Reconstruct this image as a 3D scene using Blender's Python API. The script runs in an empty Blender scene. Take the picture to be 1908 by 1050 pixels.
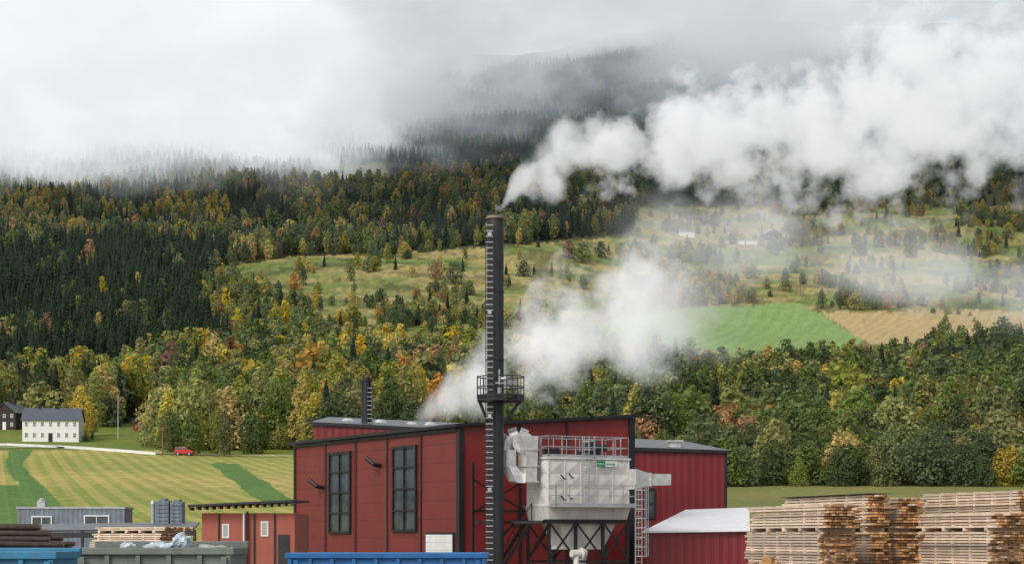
import bpy, bmesh, math, random
import numpy as np
from mathutils import Vector, Matrix
random.seed(7); np.random.seed(7)
R=random.random
def ru(a,b): return random.uniform(a,b)
F=3710.; CZ=3.2; HX=954.; HY=1000.
def P(px,py,D): return Vector(((px-HX)/F*D, D, CZ+(HY-py)/F*D))
scene=bpy.context.scene; COL=scene.collection
# ------------------------------------------------------------------ materials
class NT:
    def __init__(s,name):
        s.m=bpy.data.materials.new(name); s.m.use_nodes=True; s.t=s.m.node_tree; s.t.nodes.clear()
        s.out=s.n('ShaderNodeOutputMaterial')
    def n(s,typ,**k):
        nd=s.t.nodes.new(typ)
        for a,b in k.items(): setattr(nd,a,b)
        return nd
    def l(s,a,b): s.t.links.new(a,b)
    def put(s,sock,v):
        if hasattr(v,'is_output') or isinstance(v,bpy.types.NodeSocket): s.l(v,sock)
        else: sock.default_value=v
    def math(s,op,a,b=0.,c=0.,clamp=False):
        nd=s.n('ShaderNodeMath',operation=op,use_clamp=clamp)
        s.put(nd.inputs[0],a); s.put(nd.inputs[1],b)
        if op in('MULTIPLY_ADD','SMOOTH_MIN','WRAP','COMPARE'): s.put(nd.inputs[2],c)
        return nd.outputs[0]
    def sstep(s,v,a,b,o0=0.,o1=1.):
        nd=s.n('ShaderNodeMapRange',interpolation_type='SMOOTHSTEP')
        s.put(nd.inputs[0],v); nd.inputs[1].default_value=a; nd.inputs[2].default_value=b
        nd.inputs[3].default_value=o0; nd.inputs[4].default_value=o1
        return nd.outputs[0]
    def mix(s,f,a,b,bt='MIX'):
        nd=s.n('ShaderNodeMix',data_type='RGBA',blend_type=bt)
        s.put(nd.inputs[0],f); s.put(nd.inputs[6],a); s.put(nd.inputs[7],b)
        return nd.outputs[2]
    def noise(s,vec,scale,detail=3.,rough=.5):
        nd=s.n('ShaderNodeTexNoise'); nd.inputs['Scale'].default_value=scale
        nd.inputs['Detail'].default_value=detail; nd.inputs['Roughness'].default_value=rough
        if vec is not None: s.l(vec,nd.inputs['Vector'])
        return nd.outputs[0]
def c4(c,k=1.): return (c[0]*k,c[1]*k,c[2]*k,1.)
def pm(name,col,rough=.6,metal=0.,var=.25,scale=1.5,island=0.,streak=0.,bump=0.,seam=None,corr=None,spec=.5):
    N=NT(name); b=N.n('ShaderNodeBsdfPrincipled'); N.l(b.outputs[0],N.out.inputs[0])
    tc=N.n('ShaderNodeTexCoord').outputs['Object']
    f=N.noise(tc,scale,5.,.65)
    f=N.sstep(f,.3,.7)
    c=N.mix(f,c4(col,1-var),c4(col,1+var*.6))
    if streak>0:
        mp=N.n('ShaderNodeMapping'); mp.inputs['Scale'].default_value=(3.,3.,.25); N.l(tc,mp.inputs[0])
        g=N.sstep(N.noise(mp.outputs[0],1.2,5.,.7),.5,.8,0.,streak)
        c=N.mix(g,c,c4((.12,.10,.08)))
    if island>0:
        r=N.n('ShaderNodeNewGeometry').outputs['Random Per Island']
        k=N.math('MULTIPLY_ADD',r,2*island,1-island)
        cc=N.n('ShaderNodeCombineColor')
        for i in range(3): N.l(k,cc.inputs[i])
        c=N.mix(1.,c,cc.outputs[0],'MULTIPLY')
    h=None
    sx=N.n('ShaderNodeSeparateXYZ'); N.l(tc,sx.inputs[0])
    if seam:
        per,wd=seam
        a=N.math('FRACT',N.math('DIVIDE',sx.outputs[2],per))
        a=N.math('LESS_THAN',a,wd/per)
        c=N.mix(N.math('MULTIPLY',a,.6),c,c4(col,.25))
        h=N.math('SUBTRACT',1.,a)
    if corr:
        ax,per=corr
        s=sx.outputs[ax] if ax<2 else N.math('ADD',sx.outputs[0],sx.outputs[1])
        w=N.math('SINE',N.math('MULTIPLY',s,2*math.pi/per))
        h=N.sstep(w,-.4,.4)
        c=N.mix(N.math('MULTIPLY',N.math('SUBTRACT',1.,h),.35),c,c4(col,.35))
    if bump>0 or h is not None:
        bp=N.n('ShaderNodeBump'); bp.inputs['Strength'].default_value=.5 if h is not None else .4
        bp.inputs['Distance'].default_value=.03 if h is not None else bump
        N.l(h if h is not None else N.noise(tc,scale*8,4.),bp.inputs['Height']); N.l(bp.outputs[0],b.inputs['Normal'])
    N.l(c,b.inputs['Base Color'])
    rr=N.sstep(N.noise(tc,scale*2.,3.),.3,.7,max(.05,rough-.1),min(1,rough+.12)); N.l(rr,b.inputs['Roughness'])
    b.inputs['Metallic'].default_value=metal
    b.inputs['Specular IOR Level'].default_value=spec
    return N.m
def foliage(name,col,hv=.035,vv=.34):
    N=NT(name); g=N.n('ShaderNodeNewGeometry'); oi=N.n('ShaderNodeObjectInfo')
    ri=g.outputs['Random Per Island']; ro=oi.outputs['Random']
    k=N.math('MULTIPLY_ADD',ri,.6,.7)
    hs=N.n('ShaderNodeHueSaturation')
    N.l(N.math('MULTIPLY_ADD',ro,hv,.5-hv/2),hs.inputs['Hue'])
    ro2=N.math('FRACT',N.math('MULTIPLY',ro,17.31))
    N.l(N.math('MULTIPLY_ADD',N.math('FRACT',N.math('MULTIPLY',ro,5.7)),.35,.72),hs.inputs['Saturation'])
    N.l(N.math('MULTIPLY',k,N.math('MULTIPLY_ADD',ro2,vv,1-vv/2)),hs.inputs['Value'])
    hs.inputs['Color'].default_value=c4(col)
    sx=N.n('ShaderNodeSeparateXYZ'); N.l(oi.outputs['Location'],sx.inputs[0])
    hazed=N.mix(N.sstep(sx.outputs[1],600.,2200.,0.,.50),hs.outputs[0],c4((.14,.165,.155)))  # distance haze painted into the leaf colour, paler with world Y
    d=N.n('ShaderNodeBsdfDiffuse'); t=N.n('ShaderNodeBsdfTranslucent')
    N.l(hazed,d.inputs[0]); N.l(hazed,t.inputs[0])
    m=N.n('ShaderNodeMixShader'); m.inputs[0].default_value=.4
    N.l(d.outputs[0],m.inputs[1]); N.l(t.outputs[0],m.inputs[2]); N.l(m.outputs[0],N.out.inputs[0])
    return N.m
M={}
M['red']=pm('red_panel',(.185,.026,.018),.5,var=.12,scale=.5,streak=.18,seam=(1.05,.035))
M['red2']=pm('red_panel_smooth',(.22,.022,.02),.4,var=.1,scale=.4,streak=.15)
M['redcorr']=pm('red_corrugated_steel',(.22,.018,.024),.4,var=.12,scale=.3,streak=.12,corr=(2,.5))
M['black']=pm('black_steel',(.014,.014,.016),.45,var=.3)
M['dark']=pm('dark_painted_steel',(.026,.027,.030),.5,var=.3,streak=.2)
M['galv']=pm('galvanised_steel',(.46,.47,.48),.45,.4,var=.2)
M['silver']=pm('aluminium_cladding',(.70,.69,.67),.38,.45,var=.2,streak=.2,scale=2.5)
M['filter']=pm('grey_filter_panel',(.66,.64,.60),.6,0.,var=.12,streak=.35,scale=.8)
M['roof']=pm('grey_roof_sheet',(.17,.18,.20),.5,.2,var=.25,corr=(0,.35))
M['roofl']=pm('pale_roof_sheet',(.78,.79,.80),.45,0.,var=.08,streak=.08)
M['glass']=pm('window_glass',(.05,.065,.075),.08,0.,var=.5,scale=.8,spec=.9)
M['white']=pm('white_paint',(.76,.76,.74),.6,var=.08,streak=.08)
M['cream']=pm('white_boards',(.86,.85,.81),.7,var=.05,seam=(.25,.012))
M['brownw']=pm('dark_brown_boards',(.03,.018,.014),.7,seam=(.25,.03))
M['redw']=pm('red_boards',(.22,.03,.022),.7,seam=(.25,.03))
M['slate']=pm('slate_roof',(.10,.11,.135),.6,var=.3,scale=2)
M['salmon']=pm('salmon_render',(.40,.115,.075),.8,var=.15,scale=.6,streak=.2)
M['woodj']=pm('roof_timber',(.24,.12,.055),.7,var=.3)
M['board']=pm('sawn_board',(.66,.52,.39),.75,var=.2,scale=2.5,island=.32)
M['bend']=pm('board_end_grain',(.45,.22,.085),.8,var=.4,scale=5,island=.6)
M['bark']=pm('log_bark',(.06,.042,.032),.9,var=.4,scale=6,island=.3,bump=.03)
M['plog']=pm('peeled_log',(.42,.24,.11),.8,var=.3,scale=5,island=.2,bump=.02)
M['trunk']=pm('tree_bark',(.14,.12,.10),.9,var=.4,scale=4)
M['blue']=pm('blue_paint',(.012,.13,.36),.5,var=.25,streak=.3,scale=1.2)
M['teal']=pm('faded_blue_paint',(.035,.21,.36),.6,var=.25,streak=.3,scale=1.2)
M['skip']=pm('grey_green_paint',(.17,.19,.165),.6,var=.25,streak=.45,scale=1.2)
M['module']=pm('blue_grey_cladding',(.20,.24,.28),.6,corr=(0,.3))
M['plastic']=pm('plastic_sheet',(.55,.62,.68),.35,var=.3,scale=4,bump=.1)
M['conc']=pm('concrete',(.42,.41,.38),.85,var=.2,scale=2)
M['carred']=pm('red_car_paint',(.5,.02,.02),.3,var=.03)
M['rub']=pm('rubber',(.02,.02,.02),.8)
M['signg']=pm('green_sign_paint',(.01,.28,.10),.5,var=.03)
M['cap']=pm('weathered_cap',(.33,.25,.17),.6,.3,var=.3)
FC={'g':(.185,.230,.065),'d':(.115,.155,.058),'y':(.34,.34,.075),'Y':(.58,.44,.065),'o':(.50,.28,.075),'r':(.28,.15,.075)}
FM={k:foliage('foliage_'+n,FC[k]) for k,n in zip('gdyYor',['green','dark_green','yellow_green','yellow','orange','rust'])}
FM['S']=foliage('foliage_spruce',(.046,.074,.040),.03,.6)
# ------------------------------------------------------------------ mesh builder
class MB:
    def __init__(s): s.v=[];s.f=[];s.m=[];s.s=[]
    def add(s,vs,fs,m=0,sm=False):
        o=len(s.v); s.v+= [tuple(v) for v in vs]
        for i,f in enumerate(fs):
            s.f.append(tuple(o+k for k in f)); s.m.append(m if isinstance(m,int) else m[i]); s.s.append(sm)
    def box(s,x0,x1,y0,y1,z0,z1,m=0,T=None):
        vs=[Vector((x,y,z)) for z in(z0,z1) for y in(y0,y1) for x in(x0,x1)]
        if T is not None: vs=[T@v for v in vs]
        s.add(vs,[(0,2,3,1),(4,5,7,6),(0,1,5,4),(2,6,7,3),(0,4,6,2),(1,3,7,5)],m)
    def cyl(s,a,b,r0,r1=None,n=10,m=0,caps=True,sm=True):
        a=Vector(a);b=Vector(b); r1=r0 if r1 is None else r1
        d=(b-a).normalized(); u=d.orthogonal().normalized(); w=d.cross(u)
        vs=[]
        for c,r in((a,r0),(b,r1)):
            for i in range(n):
                t=2*math.pi*i/n; vs.append(c+(u*math.cos(t)+w*math.sin(t))*r)
        s.add(vs,[(i,(i+1)%n,n+(i+1)%n,n+i) for i in range(n)],m,sm)
        if caps: s.add(vs,[tuple(range(n))[::-1],tuple(range(n,2*n))],m)
    def bar(s,a,b,w,h=None,m=0):
        a=Vector(a);b=Vector(b);h=w if h is None else h
        d=(b-a).normalized(); up=Vector((0,0,1))
        if abs(d.z)>.95: up=Vector((0,1,0))
        x=d.cross(up).normalized()*w/2; y=x.cross(d).normalized()*h/2
        vs=[c+i*x+j*y for c in(a,b) for i,j in((-1,-1),(1,-1),(1,1),(-1,1))]
        s.add(vs,[(0,3,2,1),(4,5,6,7),(0,1,5,4),(1,2,6,5),(2,3,7,6),(3,0,4,7)],m)
    def prism(s,prof,y0,y1,m=0):
        n=len(prof); vs=[(x,y0,z) for x,z in prof]+[(x,y1,z) for x,z in prof]
        s.add(vs,[tuple(range(n)),tuple(range(n,2*n))[::-1]]+[(i,n+i,n+(i+1)%n,(i+1)%n) for i in range(n)],m)
    def obj(s,name,mats,parent=None,loc=(0,0,0),rz=0.,**pr):
        me=bpy.data.meshes.new(name); me.from_pydata(s.v,[],s.f)
        me.polygons.foreach_set('material_index',s.m); me.polygons.foreach_set('use_smooth',s.s)
        for m in mats: me.materials.append(M[m] if isinstance(m,str) else m)
        me.update()
        o=bpy.data.objects.new(name,me); COL.objects.link(o); o.location=loc; o.rotation_euler[2]=rz
        if parent: o.parent=parent
        for k,v in pr.items(): o[k]=v
        return o
def thing(name,label,cat,loc=(0,0,0),rz=0.,group=None):
    o=bpy.data.objects.new(name,None); COL.objects.link(o); o.location=loc; o.rotation_euler[2]=rz
    o.empty_display_size=.5
    o['label']=label; o['category']=cat
    if group: o['group']=group
    return o
# ------------------------------------------------------------------ terrain
def vn(x,y,s=0):
    xi=np.floor(x);yi=np.floor(y);fx=x-xi;fy=y-yi
    fx=fx*fx*(3-2*fx);fy=fy*fy*(3-2*fy)
    h=lambda i,j:(np.sin(i*127.1+j*311.7+s*74.7)*43758.5453)%1.
    return (h(xi,yi)*(1-fx)+h(xi+1,yi)*fx)*(1-fy)+(h(xi,yi+1)*(1-fx)+h(xi+1,yi+1)*fx)*fy
def fbm(x,y,s=0,o=4):
    r=0;a=.5;t=0
    for i in range(o): r=r+a*vn(x*2**i,y*2**i,s+i);t+=a;a*=.5
    return r/t
TD=[150,200,250,350,430,480,600,800,1000,1200,1500,1800,2300,3000]
TY={0:[1000,955,920,872,838,822,775,690,610,530,430,330,230,150],
500:[1000,958,925,880,850,832,785,700,620,545,440,335,232,150],
950:[1000,965,935,895,868,850,800,710,625,545,440,345,225,90],
1400:[1000,975,950,912,890,872,820,740,672,600,500,400,235,45],
1908:[1000,975,948,908,885,868,815,735,665,600,490,385,240,35]}
TK=sorted(TY); Dx=np.array([0,120]+TD+[3600,4300],float)
TZ=[np.array([0,0]+[CZ+(HY-y)/F*d for y,d in zip(TY[k],TD)]+[CZ+(HY-TY[k][-1])/F*3000-10,CZ+(HY-TY[k][-1])/F*3000-150]) for k in TK]
def H(x,D):
    x=np.asarray(x,float);D=np.asarray(D,float)
    px=np.clip(x/np.maximum(D,1)*F+HX,0,1908)
    zs=np.stack([np.interp(D,Dx,z) for z in TZ])
    z=np.zeros_like(D)
    for i in range(len(TK)-1):
        t=(px-TK[i])/(TK[i+1]-TK[i]); t2=np.clip(t,0,1); t2=t2*t2*(3-2*t2)
        msk=(t>=0)&((t<1)|((i==len(TK)-2)&(t<=1)))
        z=np.where(msk,zs[i]*(1-t2)+zs[i+1]*t2,z)
    amp=np.clip((D-450)/600,0,2.5)
    z=z+amp*7*(fbm(x/130,D/130,3,4)-.5)+np.clip((D-1900)/800,0,1)*60*(fbm(x/260,D/260,9,4)-.5)
    return z
def H1(x,D): return float(H(np.array([x]),np.array([D]))[0])
def groundD(px,py):
    Ds=np.linspace(150,3000,2000); xs=(px-HX)/F*Ds
    y=HY-(H(xs,Ds)-CZ)/Ds*F
    i=np.argmax(y<=py); return float(Ds[i])
def G(px,py):
    D=groundD(px,py); x=(px-HX)/F*D
    return Vector((x,D,H1(x,D)))
def inpoly(px,py,poly):
    c=np.zeros(px.shape,bool); n=len(poly)
    for i in range(n):
        x1,y1=poly[i];x2,y2=poly[(i+1)%n]
        if y1==y2: continue
        c^=((y1>py)!=(y2>py))&(px<(x2-x1)*(py-y1)/(y2-y1)+x1)
    return c
GREEN=[(1100,604),(1230,580),(1480,563),(1520,580),(1607,632),(1560,690),(1400,700),(1250,690),(1120,650)]
BROWN=[(1526,580),(2000,577),(2000,640),(1620,640)]
PAST=[(390,500),(540,478),(800,468),(1200,438),(1215,590),(1120,604),(1130,690),(700,685),(600,655),(550,600),(430,530)]
us=np.concatenate([np.linspace(-.6,-.3,14)[:-1],np.linspace(-.3,.3,1040),np.linspace(.3,.6,14)[1:]])
Dr=np.concatenate([[2,40,90,118],np.geomspace(122,3600,460),[3900,4300]])
DD,UU=np.meshgrid(Dr,us,indexing='ij'); XX=UU*DD; ZZ=H(XX,DD)
PX0=UU*F+HX; PY0=HY-(ZZ-CZ)/DD*F
n1=fbm(XX/18,DD/18,1,4); n2=fbm(XX/60,DD/60,2,4); n3=fbm(XX/3,DD/3,5,3); n4=fbm(XX/40,DD/22,8,5)
PX=PX0+(n1-.5)*14; PY=PY0+(n3-.5)*7
def L3(a,b,t): return np.array(a)*(1-t[...,None])+np.array(b)*t[...,None]
col=L3((.145,.185,.052),(.30,.25,.10),np.clip((n4-.38)*4.5,0,1))
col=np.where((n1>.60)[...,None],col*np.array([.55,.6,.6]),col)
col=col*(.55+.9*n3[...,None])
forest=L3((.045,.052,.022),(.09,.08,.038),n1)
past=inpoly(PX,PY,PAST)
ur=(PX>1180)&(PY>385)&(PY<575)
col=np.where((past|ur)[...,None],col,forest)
col=np.where((inpoly(PX,PY,[(570,345),(590,300),(715,302),(735,345)]))[...,None],L3((.14,.14,.05),(.25,.2,.08),n1),col)
brn=(PX>1100)&(PY>=575)&(PY<735)
col=np.where(brn[...,None],L3((.10,.13,.04),(.22,.19,.07),n1),col)
st=((XX*233+DD*60.5)/240.7)
s1=np.where((st/2.9)%1.<.5,1.,0.); s1b=np.where((st/1.05)%1.<.4,1.,0.)
fld=L3((.24,.285,.06),(.46,.375,.12),np.clip(.5*s1+.15*s1b+.9*np.clip((n2-.42)*2,0,1),0,1.2))
fld*=(.82+.36*n3[...,None])
gr=L3((.085,.175,.045),(.13,.23,.06),np.clip(s1*.3+s1b*.2+n1*.5,0,1))
left=(PX0<760)&(PY0>846)|((PX0<300)&(PY0>838))
left&=(DD>140)
gm=inpoly(PX,PY,[(-200,900),(45,903),(128,948),(150,990),(-200,990)])|inpoly(PX,PY,[(15,838),(60,838),(42,868),(128,948),(80,948),(12,875)])|inpoly(PX,PY,[(388,862),(442,864),(560,940),(500,945)])
fld=np.where(gm[...,None],gr,fld)
col=np.where(left[...,None],fld,col)
lot=(PX0<560)&(PY0>790)&~left&(DD>300)
col=np.where(lot[...,None],L3((.10,.17,.03),(.22,.24,.05),n1),col)
rb=(PX0>=760)&(PY0>903)&(DD>140)
col=np.where(rb[...,None],L3((.15,.175,.05),(.26,.23,.08),n1),col)
g=inpoly(PX,PY,GREEN); s2=np.where(((XX*.8+DD*.6)/7.)%1.<.5,1.,0.)
col=np.where(g[...,None],L3((.17,.27,.085),(.23,.33,.12),np.clip(.35*s2+.7*n2,0,1))*(.85+.3*n3[...,None]),col)
b=inpoly(PX,PY,BROWN); s3=np.where(((XX*.75+DD*.3)/5.)%1.<.5,1.,0.)
col=np.where(b[...,None],L3((.34,.26,.12),(.46,.36,.18),np.clip(.3*s3+.7*n2,0,1))*(.85+.3*n3[...,None]),col)
col=np.where((DD>2300)[...,None],L3((.026,.035,.032),(.06,.067,.058),np.clip(n1*1.6-.4,0,1)),col)
col=np.where((DD<=140)[...,None],L3((.16,.15,.13),(.25,.23,.2),n1),col)
nr,nc=DD.shape
me=bpy.data.meshes.new('hillside_ground'); co=np.stack([XX,DD,ZZ],-1).reshape(-1,3)
me.vertices.add(nr*nc); me.vertices.foreach_set('co',co.ravel().astype(np.float32))
idx=np.arange(nr*nc).reshape(nr,nc)
q=np.stack([idx[:-1,:-1],idx[:-1,1:],idx[1:,1:],idx[1:,:-1]],-1).reshape(-1)
nf=(nr-1)*(nc-1)
me.loops.add(nf*4); me.loops.foreach_set('vertex_index',q.astype(np.int32))
me.polygons.add(nf); me.polygons.foreach_set('loop_start',np.arange(nf,dtype=np.int32)*4)
me.polygons.foreach_set('use_smooth',np.ones(nf,bool))
me.update(calc_edges=True); me.validate()
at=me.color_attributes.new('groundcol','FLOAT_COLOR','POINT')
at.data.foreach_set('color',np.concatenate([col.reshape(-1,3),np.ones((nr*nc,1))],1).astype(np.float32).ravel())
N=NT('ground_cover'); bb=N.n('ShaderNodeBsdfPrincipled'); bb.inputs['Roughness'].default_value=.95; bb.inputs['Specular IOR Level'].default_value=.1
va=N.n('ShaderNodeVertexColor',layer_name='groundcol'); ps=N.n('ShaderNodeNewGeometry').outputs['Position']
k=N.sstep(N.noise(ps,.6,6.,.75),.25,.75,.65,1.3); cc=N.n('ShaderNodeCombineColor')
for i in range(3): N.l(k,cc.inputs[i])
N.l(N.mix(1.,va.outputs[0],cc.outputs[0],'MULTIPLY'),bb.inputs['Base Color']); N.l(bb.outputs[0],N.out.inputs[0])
me.materials.append(N.m)
go=bpy.data.objects.new('hillside_ground',me); COL.objects.link(go); go['kind']='structure'; go['label']='valley hillside with pasture, striped fields and forest floor'; go['category']='hillside'
# ------------------------------------------------------------------ tree meshes
def spruce_crown(mb,h,seed,lv=24,k=8,m=0):
    rnd=random.Random(seed); Rm=h*rnd.uniform(.165,.205)
    for i in range(lv):
        t=i/(lv-1); z=h*(.05+.94*t); r=Rm*((1-t)**.85)*rnd.uniform(.85,1.1)+.10
        for j in range(k):
            a=2*math.pi*(j+rnd.random()*.8)/k+i*.7; rr=r*rnd.uniform(.7,1.2); dz=-rr*rnd.uniform(.25,.6)
            ca,sa=math.cos(a),math.sin(a); w=rr*rnd.uniform(.28,.42)+.08
            zb=z+rnd.uniform(-.2,.2)
            vs=[(0,0,zb+.15),(ca*rr*.6-sa*w,sa*rr*.6+ca*w,zb+dz*.8-.25),(ca*rr,sa*rr,zb+dz),(ca*rr*.6+sa*w,sa*rr*.6-ca*w,zb+dz*.8-.25),(ca*rr*.55,sa*rr*.55,zb+dz*.3+.1)]
            mb.add(vs,[(0,1,4),(1,2,4),(0,4,3),(4,2,3)],m)
def leaf_crown(mb,h,seed,shape,n,size,m=0):
    rnd=random.Random(seed)
    if shape=='birch': rad=h*rnd.uniform(.20,.27); z0=.08*h
    else: rad=h*rnd.uniform(.40,.50); z0=.02*h
    lobes=[]
    nl=18 if shape=='birch' else 17
    for i in range(nl):
        t=(i+.5)/nl; z=z0+(h-z0)*t
        prof=math.sin(math.pi*min(1,(t*.86+.13)))**.65 if shape=='birch' else math.sqrt(max(0.02,1-(t*1.25-.32)**2))
        rr=rad*prof; a=i*2.4+rnd.random(); q=rnd.uniform(.3,.8)*rr
        lobes.append((Vector((math.cos(a)*q,math.sin(a)*q,z-.05*h)),max(.5,rr*rnd.uniform(.42,.68))))
    lobes.append((Vector((0,0,h*.90)),rad*.38))
    wt=[l[1]**2 for l in lobes]
    for i in range(n):
        c,r=rnd.choices(lobes,wt)[0]
        d=Vector((rnd.gauss(0,1),rnd.gauss(0,1),rnd.gauss(.35,1))).normalized()
        p=c+Vector((d.x,d.y,d.z*1.1))*r*(rnd.uniform(.75,1.1))
        if p.z<z0*.6: continue
        nn=(d+Vector((rnd.gauss(0,.4),rnd.gauss(0,.4),rnd.gauss(.15,.4)))).normalized()
        u=nn.orthogonal().normalized(); w=nn.cross(u); an=rnd.random()*6.28
        u,w=u*math.cos(an)+w*math.sin(an),w*math.cos(an)-u*math.sin(an)
        s1=size*rnd.uniform(.5,1.2); s2=s1*rnd.uniform(.5,.9)
        mb.add([p-u*s1-w*s2*.3,p+w*s2*-.8+u*.1*s1,p+u*s1-w*.1,p+u*.3*s1+w*s2,p-u*.5*s1+w*s2*.8],[(0,1,2,3,4)],m)
def trunk(mb,h,seed,m=0,top=.8,limbs=5):
    rnd=random.Random(seed); r=h*.013+.03
    mb.cyl((0,0,-1),(rnd.uniform(-.2,.2),rnd.uniform(-.2,.2),h*top),r,r*.25,6,m,False)
    for i in range(limbs):
        z=h*rnd.uniform(.25,.6); a=rnd.random()*6.28; q=h*rnd.uniform(.08,.16)
        mb.cyl((0,0,z),(math.cos(a)*q,math.sin(a)*q,z+q*1.3),r*.45,r*.12,4,m,False)
SH=[('S',15.,i) for i in range(5)]+[('B',15.,i) for i in range(5)]+[('R',10.,i) for i in range(5)]
HB={'S':15.,'B':15.,'R':10.}
VC=bpy.data.collections.new('forest_sources'); vidx={}
det={}
for kd,h,sd in SH:
    cols=['S'] if kd=='S' else list('gdyYor')
    for lod in (0,1):
        cm=MB()
        if kd=='S': spruce_crown(cm,h,sd,22 if lod==0 else 32,8 if lod==0 else 10)
        elif kd=='B': leaf_crown(cm,h,sd+10,'birch',620 if lod==0 else 1900,.60 if lod==0 else .36)
        else: leaf_crown(cm,h,sd+30,'round',620 if lod==0 else 2000,.66 if lod==0 else .38)
        tm=MB(); trunk(tm,h,sd,0,.95 if kd=='S' else .75,0 if kd=='S' else 6)
        for c in cols:
            if lod==0:
                j=MB(); j.v=list(cm.v);j.f=list(cm.f);j.m=list(cm.m);j.s=list(cm.s)
                j.add(tm.v,tm.f,1)
                nm='forest_tree_%03d'%len(vidx)
                me=bpy.data.meshes.new(nm); me.from_pydata(j.v,[],j.f); me.polygons.foreach_set('material_index',j.m)
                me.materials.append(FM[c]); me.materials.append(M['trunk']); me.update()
                o=bpy.data.objects.new(nm,me); VC.objects.link(o); vidx[(kd,sd,c)]=len(vidx)
            else:
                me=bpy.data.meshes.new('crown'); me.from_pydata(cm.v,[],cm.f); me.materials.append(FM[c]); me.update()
                me2=bpy.data.meshes.new('trunk'); me2.from_pydata(tm.v,[],tm.f); me2.materials.append(M['trunk']); me2.update()
                det[(kd,sd,c)]=(me,me2)
# ------------------------------------------------------------------ vegetation map
def ip(px,py,poly):
    c=False;n=len(poly)
    for i in range(n):
        x1,y1=poly[i];x2,y2=poly[(i+1)%n]
        if (y1>py)!=(y2>py) and px<(x2-x1)*(py-y1)/(y2-y1)+x1: c=not c
    return c
def W(**k): return k
LEFTM=W(g=4,y=4.8,Y=1.6,o=.3,d=1.6,r=.08); RIGHTM=W(g=6,d=4.5,y=2.2,Y=.25,o=.18,r=.1); MIDM=W(g=3,y=3.5,Y=1.8,o=.4,d=2,r=.12)
NOF=[(1100,610),(1230,575),(1480,560),(1530,578),(2050,574),(2050,660),(1800,668),(1640,690),(1560,722),(1400,728),(1200,708),(1120,680)]
PASTB=[(400,500),(540,478),(800,466),(1200,432),(1215,590),(1110,610),(1120,685),(900,668),(700,668),(610,648),(555,605),(430,535)]
def veg(px,py,D,cl,c2):
    if px<300 and py>795: return 0,None,None,1
    if px<560 and py>838: return 0,None,None,1
    if py>906: return 0,None,None,1
    if D<440 and px<1290: return 0,None,None,1
    if 235<px<300 and py>775: return 0,None,None,1
    if ip(px,py,NOF):
        return (.08 if (px>1700 and (py<628 or py>640)) else 0),W(R=1),RIGHTM,.42
    if ip(px,py,PASTB): return (.6 if cl>.645 else .03),W(R=8,B=2,S=.8),MIDM,.5 if c2<.5 else .72
    if 1180<px and 385<py<=580:
        return (.8 if cl>.60 else .05),W(R=6,B=4,S=.7),MIDM,.66
    if px>1180 and 300<py<=385: return .5 if cl<.45 else .9,W(S=4,B=2,R=2),MIDM,.9
    if ip(px,py,[(575,352),(590,303),(715,304),(735,352)]): return .05,W(S=1,R=2),MIDM,.7
    if px<400+25*math.sin(py*.03) and 470<py<745-(.12*px): return (1.,W(S=20,B=.45),LEFTM,1.15)
    if px>1150 and py>690:
        if py>872: return .97,W(R=1),RIGHTM,.72
        return (.94,W(R=9,B=2.5,S=.08 if c2<.6 else .4),W(o=1.6,y=2.5,r=.4,g=3,d=2) if c2>.70 else RIGHTM,1.12)
    if py>590:
        if px>1000: return (.9,W(R=4,B=3,S=.2),RIGHTM,1)
        if px<260: return (.9,W(B=5,R=3,S=1.6),LEFTM,1.05)
        return (.92,W(B=6,R=4,S=.2+.5*(c2<.36)),W(o=2.,r=.6,Y=3,y=3.5,g=1.5) if (c2>.57 and 400<px<760 and py<760) else LEFTM,1.12 if py>700 else 1.)
    if py>455 and px<400: return .95,W(S=8,B=2),LEFTM,1
    if py>430 and px<720: return .85,W(S=1.5,B=4,R=2.4),MIDM,.95
    if px<420 and py>330: return .93,(W(S=4,B=1.6) if c2<.46 else W(B=5,S=2)),MIDM,.95
    if 560<px<950 and 330<py<378: return .9,W(B=5,R=4,S=1),MIDM,1
    if 330<py: return .97,(W(S=8,B=1.2) if c2<.58 else W(S=2,B=4)),MIDM,1.05
    return .95,W(S=12,B=1.0),MIDM,1.0 if D<1900 else .78
trees=[]
D=345.
while D<2800:
    s=6.0 if D<900 else (6.8 if D<1600 else 7.8)
    n=int(.62*D/s)
    xs=np.array([(-.31*D+(i+R())*s) for i in range(n)]); ds=D+np.random.rand(n)*s
    zs=H(xs,ds); px=xs/ds*F+HX; py=HY-(zs-CZ)/ds*F
    cl=fbm(xs/45,ds/60,21,3); c2=fbm(xs/60,ds/90,31,3)
    cn_={c:np.exp(6.5*(fbm(xs/28,ds/42,50+7*i,2)-.5)) for i,c in enumerate('gdyYor')}
    kn_={c:np.exp(6.*(fbm(xs/34,ds/50,90+7*i,2)-.5)) for i,c in enumerate('SBR')}
    sn_=fbm(xs/30,ds/30,77,2)
    for i in range(n):
        dn,kw,cw,hf=veg(px[i],py[i],ds[i],cl[i],c2[i])
        if R()>dn: continue
        ks=list(kw); kd=random.choices(ks,[kw[k_]*kn_[k_][i] for k_ in ks])[0]
        sd=random.randrange(5)
        if kd=='S': c='S'
        else: cs=list(cw); c=random.choices(cs,[cw[k_]*cn_[k_][i] for k_ in cs])[0]
        sc=hf*(ru(.7,1.25) if kd!='R' else ru(.55,1.3))*(.75+.5*sn_[i])
        if kd=='R' and R()<.14: sc*=1.35
        trees.append((kd,sd,c,xs[i],ds[i],zs[i],sc,R()*6.283,px[i],py[i]))
    D+=s
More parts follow.
